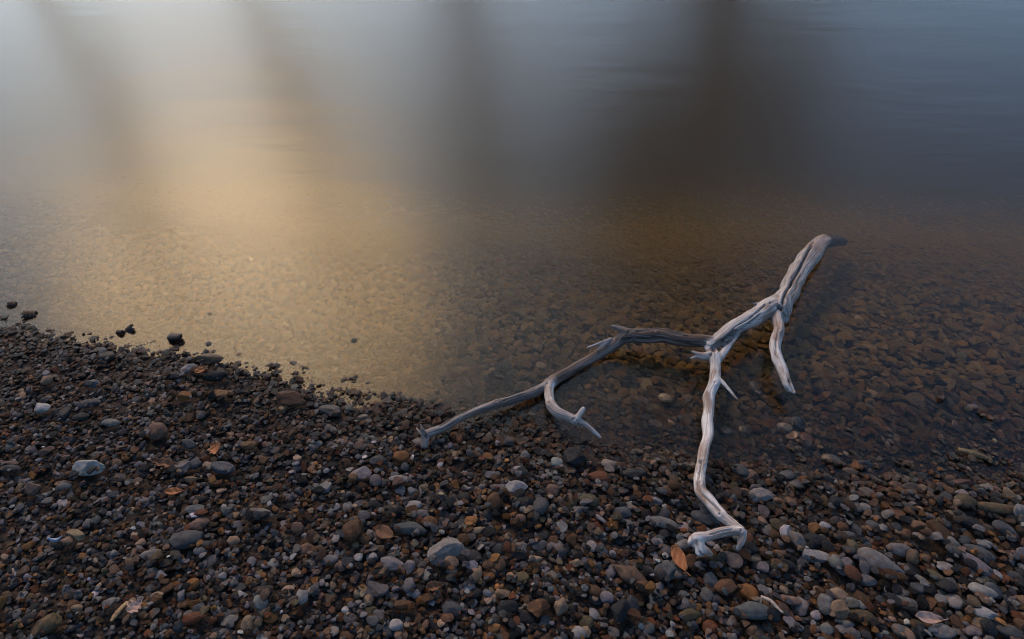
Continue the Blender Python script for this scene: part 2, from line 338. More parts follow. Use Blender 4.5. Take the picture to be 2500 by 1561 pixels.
# hand-placed stones: x, y, width, height in the photograph (pixels), turn (deg, clockwise on the picture), colour, angular, label or None
BIG = [
 (390,1064,44,46,0,'pink',.15,'rounded pinkish cobble standing out of the fine gravel','the pinkish cobble'),
 (712,986,72,38,4,'brown',.8,'flat brown slab near the waterline, broader than its neighbours','the flat brown slab'),
 (806,1008,64,34,8,'slate',.5,'grey stone with a dull rounded top beside the flat brown slab',None),
 (223,1152,74,44,-4,'pale',.9,'pale mottled block, whitest stone on the fine gravel','the pale mottled block'),
 (453,1151,52,38,8,'grey',.9,None,None),(480,1142,34,26,0,'slate',.4,None,None),
 (548,1150,60,34,10,'slate',.8,None,None),(260,876,44,30,0,'dark',.3,None,None),
 (464,908,40,26,-12,'pale',.6,'pale triangular stone near the dark blocks by the water','the pale triangular stone'),
 (427,927,50,28,0,'dark',.8,None,None),(509,882,76,32,6,'olive',.8,'wide flat slab half out of the water at the edge','the waterline slab'),
 (531,927,48,32,0,'dark',.6,None,None),(450,977,38,26,0,'ochre',.8,None,None),(543,971,40,30,14,'ochre',.9,'jagged ochre stone tilted among grey pebbles',None),
 (108,1007,38,30,0,'pale',.8,'knobbly whitish stone on the fine gravel by the upper bank','the whitish stone'),
 (160,1020,28,46,0,'dark',.8,None,None),(221,994,54,24,-6,'slate',.3,None,None),(224,945,50,20,4,'slate',.7,None,None),
 (275,1040,44,22,0,'grey',.3,None,None),(613,1096,42,26,0,'brown',.4,None,None),(203,1027,40,24,-6,'dark',.4,None,None),
 (119,1109,40,20,-8,'pink',.6,None,None),(119,938,26,26,0,'tan',.4,None,None),(522,839,34,18,0,'slate',.3,'small dark stone standing alone in the shallow water',None),
 (461,1094,42,24,10,'slate',.8,None,None),(32,1151,46,18,0,'slate',.2,None,None),(30,1138,42,14,0,'pink',.5,None,None),(886,1020,34,18,0,'grey',.3,None,None),
 (866,900,22,16,0,'tan',.4,None,None),(691,886,28,13,-4,'tan',.5,None,None),(732,888,38,16,4,'brown',.5,None,None),
 (459,1327,74,48,-8,'slate',.45,'big blue-grey stone with a humped ridge','the humped blue-grey stone'),
 (483,1258,52,34,-6,'slate',.8,None,None),(490,1288,46,32,-6,'pink',.1,'smooth purplish oval stone between two grey stones','the purplish oval stone'),
 (485,1230,42,22,-12,'dark',.15,None,None),(637,1262,72,28,6,'grey',.3,'long lens-shaped grey stone lying level','the lens-shaped grey stone'),
 (866,1310,50,58,12,'brown',.3,'broad sandy brown stone, smooth and egg shaped','the sandy brown stone'),
 (91,1202,44,36,0,'pink',.85,'brown triangular stone pointing toward the viewer','the brown triangular stone'),
 (191,1315,50,26,10,'tan',.7,None,None),(167,1332,30,26,-20,'tan',.4,None,None),(375,1362,48,28,-10,'grey',.3,None,None),(492,1353,32,24,0,'slate',.3,None,None),
 (119,1535,70,50,-20,'olive',.8,'large mossy brown slab cut off by the lower edge','the mossy brown slab'),
 (479,1518,66,30,-6,'rust',.6,'rusty brown plank-shaped stone','the rusty plank-shaped stone'),
 (271,1481,36,32,-20,'grey',.7,None,None),(468,1176,34,18,4,'tan',.7,None,None),(331,1256,25,22,0,'tan',.6,'small cream-coloured square stone',None),
 (572,1327,32,24,6,'tan',.5,None,None),(806,1375,40,28,-8,'grey',.3,None,None),(645,1455,46,40,0,'dark',.7,None,None),(740,1466,28,38,0,'pale',.5,None,None),
 (609,1535,32,46,0,'tan',.9,None,None),(883,1167,56,36,-6,'grey',.85,'angular grey-brown stone with one tall corner','the tall-cornered stone'),
 (163,1193,34,24,8,'grey',.4,None,None),(338,1182,28,20,0,'pink',.4,None,None),(386,1460,30,17,-6,'tan',.2,None,None),(190,1492,30,18,-6,'tan',.3,None,None),
 (78,1520,42,32,-20,'dark',.4,None,None),(379,1405,30,26,0,'slate',.3,None,None),
 (1092,1362,88,66,-4,'grey',.95,'largest angular grey rock, sharp edged with a sloping top','the largest angular rock'),
 (1003,1298,84,32,8,'slate',.35,'long blue-grey lens-shaped stone with a pale rim','the blue-grey lens stone'),
 (952,1386,68,36,4,'grey',.85,None,None),(1001,1393,28,36,12,'grey',.9,None,None),(1164,1411,32,46,14,'tan',.3,'slipper-shaped tan stone lying lengthwise','the slipper-shaped stone'),
 (1050,1284,42,32,16,'brown',.4,None,None),(978,1125,42,36,0,'ochre',.2,'round ochre stone, the brightest orange-brown cobble','the round ochre stone'),
 (925,1133,40,30,0,'slate',.4,None,None),(1262,1202,52,34,8,'pale',.7,'pale grey rounded triangle of stone above darker cobbles','the pale rounded triangle'),
 (1206,1233,36,50,4,'brown',.2,None,None),(1280,1239,44,36,0,'dark',.3,None,None),(1219,1196,52,17,4,'grey',.2,None,None),(1320,1247,36,46,12,'slate',.3,None,None),
 (1401,1128,58,48,10,'dark',.6,'very dark boulder below the driftwood twig','the very dark boulder'),
 (1461,1174,52,34,14,'rust',.4,'reddish brown stone, smooth on top','the reddish brown stone'),
 (1548,1167,64,34,6,'dark',.5,'dark layered stone with thin ledges','the dark layered stone'),
 (1489,1139,42,32,12,'pale',.4,None,None),(1359,1139,28,30,0,'pale',.5,None,None),(1266,1156,34,24,-8,'grey',.5,None,None),(1440,1230,50,32,8,'olive',.2,None,None),
 (1415,1251,42,22,-4,'grey',.6,None,None),(1520,1261,46,34,12,'slate',.4,None,None),(1617,1284,72,28,16,'grey',.3,'long grey bar-shaped stone near the driftwood leg','the long grey bar'),
 (1538,1414,92,38,30,'pink',.5,'long brown club-shaped stone lying aslant','the brown club-shaped stone'),
 (1627,1405,58,54,0,'slate',.25,'smooth grey stone under the orange-brown oval leaf','the stone under the oval leaf'),
 (920,1446,58,42,-4,'grey',.9,None,None),(985,1483,60,28,-2,'brown',.8,None,None),(1104,1495,48,34,12,'slate',.5,None,None),
 (969,1533,32,28,0,'pale',.5,'small rounded whitish stone near the lower edge','the small whitish stone'),
 (1313,1497,56,44,-22,'brown',.6,None,None),(1240,1493,52,36,-16,'dark',.5,None,None),(1515,1504,50,52,20,'dark',.7,None,None),(1368,1490,34,40,16,'tan',.5,None,None),
 (1266,1342,42,22,-4,'grey',.3,None,None),(1266,1275,36,26,-10,'pink',.4,None,None),(1164,1302,34,18,-8,'tan',.3,None,None),(1594,1233,44,24,14,'pale',.6,None,None),
 (1011,1242,40,24,0,'grey',.4,None,None),(1029,1265,40,28,0,'grey',.3,None,None),(962,1254,56,32,14,'dark',.6,None,None),(1308,1372,32,24,10,'tan',.7,None,None),
 (1408,1384,36,20,8,'tan',.7,None,None),(978,1177,50,20,0,'pale',.15,None,None),(1682,1509,52,30,-6,'olive',.3,None,None),
 (2143,1388,112,54,22,'grey',.35,'biggest grey wedge-shaped stone, tapering to a thin end','the big grey wedge'),
 (1991,1369,66,38,4,'pale',.7,None,None),(1937,1330,42,60,-32,'grey',.8,'pointed grey stone standing aslant like a tooth','the tooth-shaped stone'),
 (1915,1307,32,42,8,'pale',.7,None,None),(1986,1332,60,42,10,'dark',.5,None,None),(2195,1352,66,34,10,'grey',.2,'flat oval grey stone behind the big wedge',None),
 (1834,1170,50,40,4,'pink',.85,'squarish pinkish block beside the driftwood leg','the pinkish block'),
 (1855,1222,54,38,10,'grey',.85,None,None),(1833,1501,88,44,10,'slate',.15,'long dark oblong stone, smooth and rounded','the long dark oblong'),
 (1769,1442,54,40,-6,'brown',.4,None,None),(1781,1371,56,30,10,'grey',.6,None,None),(1918,1385,50,28,20,'dark',.3,None,None),(2060,1395,46,42,-30,'grey',.6,None,None),
 (2379,1388,84,34,36,'grey',.5,'long grey bar-shaped stone pointing down the beach','the slanting grey bar'),
 (2383,1357,68,32,28,'slate',.2,None,None),(2290,1310,70,38,46,'brown',.4,None,None),(2234,1300,50,40,10,'brown',.6,None,None),(2203,1312,36,30,4,'brown',.3,None,None),
 (2350,1234,48,40,10,'olive',.4,'squat olive stone with a flat face','the squat olive stone'),
 (2430,1249,98,30,6,'olive',.35,'long olive brown stone, the widest by the shallows','the long olive stone'),
 (2224,1194,52,28,-8,'olive',.25,None,None),(2301,1192,40,24,6,'brown',.4,None,None),(2349,1182,54,28,-4,'rust',.6,None,None),
 (2359,1285,64,32,22,'dark',.2,None,None),(2450,1303,60,34,26,'slate',.3,None,None),(2011,1486,40,48,12,'grey',.15,'egg-shaped grey stone leaning on a tan block','the grey egg stone'),
 (2043,1502,44,48,26,'tan',.6,'tan block beneath the egg-shaped grey stone',None),
 (2099,1513,64,34,14,'olive',.3,None,None),(2202,1479,70,34,24,'grey',.25,'grey stone with smooth back, slanting like a loaf','the loaf-shaped stone'),
 (2107,1423,54,32,12,'grey',.5,None,None),(2045,1462,48,34,24,'tan',.4,None,None),(2095,1469,50,34,44,'brown',.4,None,None),
 (2393,1452,58,36,24,'grey',.4,None,None),(2391,1506,64,34,22,'pale',.7,'pale broken stone near the lower corner','the pale broken stone'),
 (2298,1550,60,36,0,'pale',.5,None,None),(2460,1552,62,36,14,'slate',.3,None,None),
 (2014,1543,32,32,10,'grey',.3,None,None),(2062,1533,40,24,-6,'grey',.5,None,None),(2195,1548,46,32,16,'grey',.2,None,None),
 (2028,1128,46,36,30,'olive',.2,None,None),(2106,1138,42,28,0,'dark',.3,None,None),(2077,1155,40,24,10,'olive',.3,None,None),
 (2038,1239,34,36,20,'dark',.3,None,None),(2129,1292,36,26,26,'slate',.4,None,None),(2060,1313,46,26,4,'grey',.3,None,None),(2011,1293,32,24,10,'pale',.4,None,None),
 (2395,1335,42,24,6,'grey',.2,None,None),(2094,1344,46,22,4,'brown',.2,None,None),(2285,1420,58,26,32,'olive',.3,None,None),(2250,1425,48,16,40,'grey',.4,None,None),
 (1926,1472,52,24,14,'pink',.4,None,None),(1869,1461,34,20,6,'pink',.4,None,None),
 (1719,1276,68,34,20,'slate',.35,'dark grey stone tucked beneath the driftwood elbow',None),
 (1666,1337,42,26,-10,'grey',.3,None,None),(1646,1195,36,28,24,'brown',.5,None,None),(1828,1347,46,34,16,'dark',.4,None,None),(1712,1372,42,32,4,'brown',.6,'brown rock under the driftwood foot',None),
]
# ------------------------------------------------------------------ drop the stones into a height field
CELL = .004
HX0, HX1, HY0, HY1 = -2.8, 2.8, .40, 3.5
hx = np.arange(HX0, HX1, CELL); hy = np.arange(HY0, HY1, CELL)
HXX, HYY = np.meshgrid(hx, hy)
# coarse terrain, resampled
tx = np.arange(HX0-.04, HX1+.08, .02); ty = np.arange(HY0-.04, HY1+.08, .02)
TT = terrain(*np.meshgrid(tx, ty))
def bil(x, y):
    fx = (np.asarray(x)-tx[0])/.02; fy = (np.asarray(y)-ty[0])/.02
    i = np.clip(fx.astype(int), 0, len(tx)-2); j = np.clip(fy.astype(int), 0, len(ty)-2); u = fx-i; v = fy-j
    return TT[j, i]*(1-u)*(1-v)+TT[j, i+1]*u*(1-v)+TT[j+1, i]*(1-u)*v+TT[j+1, i+1]*u*v
T0 = bil(HXX, HYY).astype(np.float32); H = T0.copy()
KEEP = np.zeros(H.shape, bool)      # the tops of the large stones stay clear of pebbles
def drop(x, y, a, b, c, yaw, pct, embed=0., guard=False):
    ca, sa = math.cos(yaw), math.sin(yaw)
    ex = math.hypot(a*ca, b*sa); ey = math.hypot(a*sa, b*ca)
    i0 = max(int((x-ex-HX0)/CELL), 0); i1 = int((x+ex-HX0)/CELL)+2; j0 = max(int((y-ey-HY0)/CELL), 0); j1 = int((y+ey-HY0)/CELL)+2
    hp = H[j0:j1, i0:i1]
    if hp.size == 0: return None
    dx = hx[i0:i1][None, :]-x; dy = hy[j0:j1][:, None]-y
    if dx.shape[1] != hp.shape[1] or dy.shape[0] != hp.shape[0]: return None
    u = (dx*ca+dy*sa)/a; v = (-dx*sa+dy*ca)/b
    r2 = u*u+v*v; k = r2 < 1
    if not k.any(): k = r2 <= r2.min()
    s = np.sqrt(np.clip(1-r2[k], 0, 1))*c
    t = np.sort(hp[k]+s)
    zc = float(t[min(int(pct*len(t)), len(t)-1)])-embed*c
    hp[k] = np.maximum(hp[k], zc+s)
    if guard: KEEP[j0:j1, i0:i1] |= r2 < .80
    return zc

STONES = []   # things: dict
for (px, py, wp, hp_, turn, cn, ang, lab, short) in BIG:
    p = at_ground(px, py); k = mpp(p); el = math.asin((CAM_H-p[2])/np.linalg.norm(p-CPOS))
    a = wp*k/2*1.10
    # picture height = lying depth seen at that slant plus its own thickness
    b = hp_*k/2/ (math.sin(el)*.86+math.cos(el)*.50)*1.06
    c = min(a, b)*(.62 if ang < .6 else .70)
    if b > a: c = a*.75
    yaw = -R(turn)/max(math.sin(el), .6)
    z = drop(p[0], p[1], a, b, c, yaw, .55, -(.012 if p[2] > .012 else .002)/c, True)
    if z is None: continue
    STONES.append(dict(x=p[0], y=p[1], z=z, a=a, b=b, c=c, yaw=yaw, tilt=RNG.normal(size=2)*.06, col=cn, ang=ang, lab=lab, short=short, px=px, py=py, hand=True))

COARSE = lambda x, y: np.clip(1.0+.12*np.clip((x+.2)/1.0, -1, 1.4)-.06*np.clip((y-1.5)/1.0, 0, 1), .88, 1.2)
def in_view(x, y, m=.25):
    d = y*math.cos(PITCH)+CAM_H*math.sin(PITCH)
    return abs(x) < d*.5*36/LENS+m
NAMES = list(PAL)
W_DRY = np.array([.16, .20, .22, .17, .06, .06, .07, .065, .03, .04]); W_DRY /= W_DRY.sum()
W_WET = np.array([.10, .12, .17, .22, .11, .06, .09, .02, .09, .05]); W_WET /= W_WET.sum()
C_DRY, C_WET = np.cumsum(W_DRY), np.cumsum(W_WET)
BAND = [(900, .0150, .0220), (15000, .0105, .0180), (22000, .0064, .0105), (10000, .0038, .0060), (10, .0028, .0034)]
GR = []
for ci, (count, lo, hi) in enumerate(BAND):
    n = 0; tries = 0
    pool = RNG.random((count*4, 6)); pool[:, 0] = HX0+.05+pool[:, 0]*(HX1-HX0-.1); pool[:, 1] = HY0+.05+pool[:, 1]**1.15*(HY1-HY0-.15)
    for q in pool:
        if n >= count: break
        x, y = q[0], q[1]
        if not in_view(x, y): continue
        x2, y2 = x+(q[4]-.5)*.05, y+(q[5]-.5)*.05
        i, j = int((x-HX0)/CELL), int((y-HY0)/CELL); i2, j2 = int((x2-HX0)/CELL), int((y2-HY0)/CELL)
        e1 = H[j, i]-T0[j, i]; e2 = H[j2, i2]-T0[j2, i2]
        if e2 < e1: x, y, e1 = x2, y2, e2
        sz = float(COARSE(x, y))
        if ci == 0 and q[3] > .28+.55*np.clip((x+1)/2, 0, 1): continue
        under = bil(x, y) < -.02
        if under and ci == 2 and q[3] < .4: continue
        if under and ci >= 3 and (ci == 4 or q[3] < .5): continue   # the bed is washed clean of the finest grit
        a = (lo+(hi-lo)*q[2]**1.6)*sz
        if under: a *= 1.25
        if KEEP[int((y-HY0)/CELL), int((x-HX0)/CELL)]: continue
        if y > 2.4 and RNG.random() < (y-2.4)/.9: continue            # silt swallows the bed further out
        if e1 > (.006, .015, .016, .016, .016)[ci]: continue
        b = a*RNG.uniform(.58, .95); c = b*RNG.uniform(.28, .60)
        yaw = RNG.uniform(0, math.pi)
        if x > .1 and RNG.random() < .6: yaw = R(-38)+RNG.normal()*.45
        tz = float(bil(x, y))
        sink = .55 if -.03 < tz < .0 else 0.
        sink = max(sink, 1.5*np.clip((-.10-tz)/.20, 0, 1), 1.9*np.clip((y-2.15+.35*q[3])/1.0, 0, 1))          # settled into the wet edge, buried by silt in deep water
        z = drop(x, y, a, b, c, yaw, .66, sink, ci == 0)
        if z is None: continue
        n += 1
        wetz = z < .012
        cn = NAMES[min(int(np.searchsorted(C_WET if wetz else C_DRY, RNG.random())), 9)]
        if not wetz and ci >= 3 and RNG.random() < .4: cn = ('brown', 'dark', 'ochre', 'rust', 'dark')[int(RNG.integers(5))]
        GR.append((x, y, z, a, b, c, yaw, RNG.normal()*.26, RNG.normal()*.26, cn, ci))
print('gravel', [sum(1 for g in GR if g[10] == k) for k in range(5)], len(GR), 'hand', len(STONES))
# the largest of the loose pebbles in the picture become things of their own
gp = np.array([g[:3] for g in GR]); pj = proj(gp)
app = np.array([g[3]*g[4] for g in GR])/np.linalg.norm(gp-CPOS, axis=1)**2
vis = (pj[:, 0] > 12) & (pj[:, 0] < PW-12) & (pj[:, 1] > 700) & (pj[:, 1] < PH-10) & (gp[:, 2] > -.012)
order = np.argsort(-np.where(vis, app, -1))
take = set(order[:300-len(STONES)].tolist())
for gi in sorted(take):
    x, y, z, a, b, c, yaw, t1, t2, cn, ci = GR[gi]
    STONES.append(dict(x=x, y=y, z=z, a=a, b=b, c=c, yaw=yaw, tilt=(t1*.7, t2*.7), col=cn, ang=float(RNG.choice([.15, .3, .5, .85])), lab=None, short=None,
                       px=pj[gi, 0], py=pj[gi, 1], hand=False))

# labels of stones: look first, then what it lies beside
EXTRA_MARKS = [((1652, 1389), 'the orange-brown oval leaf'), ((531, 1109), 'the small orange leaf'), ((941, 1311), 'the dull brown leaf'), ((2254, 1527), 'the pale pink leaf'),
               ((297, 1498), 'the flat wooden splint'), ((1876, 1494), 'the pale bent twig'), ((141, 1326), 'the pale blue shell'), ((2379, 1111), 'the mossy stick'),
               ((1708, 1330), 'the driftwood foot'), ((1715, 1180), 'the driftwood leg'), ((1040, 1075), 'the driftwood stub end'), ((1200, 992), 'the long driftwood arm'),
               ((1425, 1035), 'the driftwood side twig'), ((429, 826), 'the dark wood chunk'), ((308, 806), 'the curled bark')]
MARKS = [((s['px'], s['py']), s['short']) for s in STONES if s['short']]+EXTRA_MARKS
ORD = ['', 'second ', 'third ', 'fourth ', 'fifth ', 'sixth ', 'seventh ', 'eighth ', 'ninth ']
keyed = {}
for s in STONES:
    if s['lab']: continue
    best = sorted(((math.hypot((mx-s['px']), (my-s['py'])*1.2), mx, my, nm) for (mx, my), nm in MARKS))[0]
    ddx, ddy = s['px']-best[1], s['py']-best[2]
    rel = ('left of' if ddx < 0 else 'right of') if abs(ddx) > abs(ddy)*1.25 else ('above' if ddy < 0 else 'below')
    sh = 'angular' if s['ang'] > .6 else ('rounded' if s['ang'] < .35 else 'worn')
    ratio = s['a']/max(s['b'], 1e-6)
    if ratio > 1.55: sh = 'long '+sh
    size = 'large' if s['a'] > .026 else ('mid-sized' if s['a'] > .0175 else 'small')
    keyed.setdefault((size, sh, s['col'], rel, best[3]), []).append((best[0], s))
for (size, sh, cn, rel, nm), lst in keyed.items():
    for r, (_, s) in enumerate(sorted(lst, key=lambda t: t[0])):
        base = f"{size} {sh} {PAL[cn][1]} stone"
        s['lab'] = f"{base} {rel} {nm}" if len(lst) == 1 else f"{base} {rel} {nm}, {(ORD[r] or 'first ')}away"

for s in STONES:
    big = s['a'] > .02
    u, f = ICO4 if big else ICO3
    P = stone_shape(u, s['ang'], RNG, .07 if s['ang'] < .5 else .10)
    if s['lab'].startswith('biggest grey wedge'): P[:, 1:] *= (1-.42*np.clip(P[:, :1], -1, 1)); P[:, 2] *= .9
    if 'club-shaped' in s['lab'] and s['hand']: P[:, 1:] *= (1+.25*np.cos(P[:, :1]*4))
    if 'tooth' in s['lab'] and s['hand']: P[:, 1:] *= (1-.4*P[:, :1])
    P = P*np.array([s['a'], s['b'], s['c']])
    o = mesh_obj('stone', P, f, M_STONE)
    if s['ang'] > .55: o.data.set_sharp_from_angle(angle=R(20))
    o.location = (s['x'], s['y'], s['z']); o.rotation_euler = (s['tilt'][0], s['tilt'][1], s['yaw'])
    o.color = (*jitter(PAL[s['col']][0], RNG, .18), 1)
    tag(o, s['lab'], 'stone', 'stones lying loose on the gravel beach')

# ------------------------------------------------------------------ the rest of the pebbles: uncountable gravel
src = bpy.data.collections.new('gravel_shapes')       # never linked to the scene
NV = 18
for i in range(NV):
    ang = (.35, .55, .7, .85, .95, 1.0)[i % 6]
    P = stone_shape(ICO3[0], ang, RNG, .09)
    o = mesh_obj('gravel_shape_%02d' % i, P, ICO3[1], M_GRAVEL, link=False)
    if ang > .6: o.data.set_sharp_from_angle(angle=R(24))
    src.objects.link(o)
def gravel(name, rows, label):
    me = bpy.data.meshes.new(name); n = len(rows)
    me.vertices.add(n); me.vertices.foreach_set('co', np.array([r[:3] for r in rows], np.float32).ravel())
    def attr(nm, ty, arr, f='vector'):
        a = me.attributes.new(nm, ty, 'POINT'); a.data.foreach_set(f, np.asarray(arr).ravel())
    attr('rot', 'FLOAT_VECTOR', np.array([(r[7], r[8], r[6]) for r in rows], np.float32))
    attr('scl', 'FLOAT_VECTOR', np.array([r[3:6] for r in rows], np.float32))
    cols = np.array([(*jitter(PAL[r[9]][0], RNG, .38), 1) for r in rows], np.float32)
    attr('stone_colour', 'FLOAT_COLOR', cols, 'color')
    attr('pick', 'INT', RNG.integers(0, NV, n).astype(np.int32), 'value')
    o = bpy.data.objects.new(name, me); COL.objects.link(o); me.materials.append(M_GRAVEL)
    ng = bpy.data.node_groups.new(name+'_nodes', 'GeometryNodeTree')
    ng.interface.new_socket('Geometry', in_out='INPUT', socket_type='NodeSocketGeometry'); ng.interface.new_socket('Geometry', in_out='OUTPUT', socket_type='NodeSocketGeometry')
    N = ng.nodes.new; L = ng.links.new
    gi, go = N('NodeGroupInput'), N('NodeGroupOutput')
    ci = N('GeometryNodeCollectionInfo'); ci.inputs['Collection'].default_value = src; ci.inputs['Separate Children'].default_value = True; ci.inputs['Reset Children'].default_value = True
    m2p = N('GeometryNodeMeshToPoints'); iop = N('GeometryNodeInstanceOnPoints'); iop.inputs['Pick Instance'].default_value = True
    def na(nm, ty):
        x = N('GeometryNodeInputNamedAttribute'); x.data_type = ty; x.inputs['Name'].default_value = nm; return x.outputs['Attribute']
    L(gi.outputs[0], m2p.inputs['Mesh']); L(m2p.outputs[0], iop.inputs['Points']); L(ci.outputs[0], iop.inputs['Instance'])
    L(na('pick', 'INT'), iop.inputs['Instance Index']); L(na('rot', 'FLOAT_VECTOR'), iop.inputs['Rotation']); L(na('scl', 'FLOAT_VECTOR'), iop.inputs['Scale'])
    L(iop.outputs[0], go.inputs[0])
    md = o.modifiers.new('gravel', 'NODES'); md.node_group = ng
    tag(o, label, 'gravel', kind='stuff'); return o
rest = [g for i, g in enumerate(GR) if i not in take]
gravel('beach_gravel', [g for g in rest if g[2] > -.004], 'fine mixed grey and brown gravel covering the beach')
gravel('submerged_gravel', [g for g in rest if g[2] <= -.004], 'brown gravel lying under the shallow water')

# ------------------------------------------------------------------ the driftwood
# chains: part name, parent chain, tone (0 dark and damp .. 1 bleached), [(x, y in the photograph, height above water m, thickness px)]
CH = [
 ('trunk', None, .42, [(2060,590,-.110,22),(2040,588,-.065,27),(2020,589,-.028,33),(2002,597,-.002,38),(1989,610,.013,42),(1975,628,.020,45),(1957,654,.030,46),(1938,686,.042,47),(1921,717,.052,48),(1905,742,.060,54),(1902,764,.052,50),(1908,788,.030,40)]),
 ('limb', None, .68, [(1908,738,.062,48),(1886,748,.066,44),(1862,762,.066,40),(1838,778,.065,38),(1814,791,.065,36),(1790,803,.064,33),(1766,820,.064,30),(1745,837,.062,28),(1727,848,.060,24)]),
 ('strand', 'limb', .80, [(1806,796,.058,22),(1797,814,.056,19),(1782,838,.054,16),(1766,860,.054,16),(1755,880,.052,17)]),
 ('arm', None, .04, [(1750,836,.060,26),(1722,832,.060,30),(1690,832,.058,31),(1647,827,.056,33),(1600,819,.054,34),(1554,821,.048,34),(1523,825,.038,32),(1503,841,.022,27),(1476,858,.010,25),(1439,880,.004,24),(1399,904,.004,25),(1364,922,.008,26),(1336,942,.014,25)]),
 ('arm_end', None, .20, [(1350,932,.012,25),(1334,944,.014,24),(1306,957,.016,22),(1260,973,.022,20),(1213,988,.026,19),(1167,1003,.034,17),(1123,1022,.040,16),(1083,1043,.044,17),(1054,1055,.046,18),(1041,1062,.046,19),(1038,1078,.038,19),(1037,1094,.028,16)]),
 ('side_twig', None, .84, [(1350,928,.012,20),(1341,947,.020,21),(1340,966,.030,22),(1346,990,.040,25),(1362,1007,.044,25),(1384,1019,.044,22),(1405,1028,.042,21),(1430,1038,.036,13),(1452,1055,.028,9),(1467,1069,.020,5)]),
 ('stub', 'side_twig', .70, [(1402,1030,.042,16),(1413,1017,.050,14),(1420,1005,.058,12),(1426,996,.064,9)]),
 ('stub', 'arm', .12, [(1548,822,.050,26),(1530,812,.056,20),(1512,803,.062,13),(1492,797,.066,7)]),
 ('leg', None, .84, [(1728,846,.058,18),(1738,858,.058,22),(1746,878,.056,23),(1747,907,.054,23),(1743,934,.053,24),(1733,968,.050,24),(1729,1000,.048,23),(1728,1033,.047,23),(1728,1072,.050,22),(1721,1098,.054,23),(1715,1135,.056,23),(1709,1170,.058,24),(1711,1200,.058,25),(1729,1222,.058,26),(1755,1256,.060,24),(1781,1275,.062,22),(1800,1291,.064,20),(1812,1298,.064,18)]),
 ('foot', 'leg', .92, [(1808,1297,.064,17),(1788,1297,.068,18),(1755,1304,.072,20),(1725,1312,.072,20),(1706,1314,.074,21),(1700,1318,.070,21),(1709,1334,.066,19),(1713,1356,.056,18)]),
 ('foot_knob', 'foot', .88, [(1712,1313,.070,20),(1697,1318,.066,22),(1688,1329,.054,17)]),
 ('toe', 'foot', .85, [(1714,1334,.066,12),(1727,1344,.062,12),(1737,1356,.056,9)]),
 ('toe', 'leg', .86, [(1812,1296,.064,15),(1813,1312,.060,13),(1808,1326,.056,12),(1800,1342,.048,6)]),
 ('spike', 'leg', .86, [(1736,1225,.062,14),(1752,1235,.066,10),(1772,1251,.070,4)]),
 ('twig', 'leg', .88, [(1752,922,.056,9),(1764,933,.058,8),(1780,951,.058,6),(1792,966,.056,5),(1801,976,.054,2.5)]),
 ('twig', 'leg', .62, [(1738,866,.060,13),(1722,868,.062,11),(1704,864,.064,7),(1688,858,.066,4)]),
 ('twig', 'leg', .50, [(1738,872,.056,12),(1718,876,.056,9),(1700,872,.056,7),(1685,877,.054,4)]),
 ('hanging_branch', None, .80, [(1898,756,.056,24),(1896,778,.060,24),(1903,803,.062,26),(1897,828,.062,27),(1893,848,.060,27),(1899,874,.058,26),(1910,907,.054,25),(1922,938,.050,22),(1931,950,.048,15),(1941,961,.047,6)]),
 ('splinter', 'hanging_branch', .82, [(1912,915,.044,10),(1917,940,.036,10),(1925,957,.032,4)]),
 ('spike', 'trunk', .10, [(1878,742,.062,8),(1860,741,.064,6),(1838,742,.066,3)]),
 ('splinter', 'arm', .55, [(1494,827,.038,7),(1468,836,.040,5),(1433,850,.040,3)]),
 ('splinter', 'arm', .50, [(1490,832,.034,8),(1474,842,.034,7),(1456,855,.030,3)]),
 ('splinter', 'arm_end', .80, [(1040,1066,.048,8),(1028,1060,.056,5),(1016,1045,.062,3)]),
 ('splinter', 'arm_end', .20, [(1042,1064,.050,9),(1034,1052,.060,8),(1026,1036,.070,4)]),
]
def catmull(P, n):
    P = np.asarray(P); Q = np.vstack([2*P[0]-P[1], P, 2*P[-1]-P[-2]]); out = []
    for i in range(1, len(Q)-2):
        for t in np.linspace(0, 1, n, endpoint=False):
            p0, p1, p2, p3 = Q[i-1:i+3]
            out.append(.5*((2*p1)+(-p0+p2)*t+(2*p0-5*p1+4*p2-p3)*t*t+(-p0+3*p1-3*p2+p3)*t**3))
    out.append(Q[-2]); return np.array(out)
SKEL = []; tv, tf = [], []
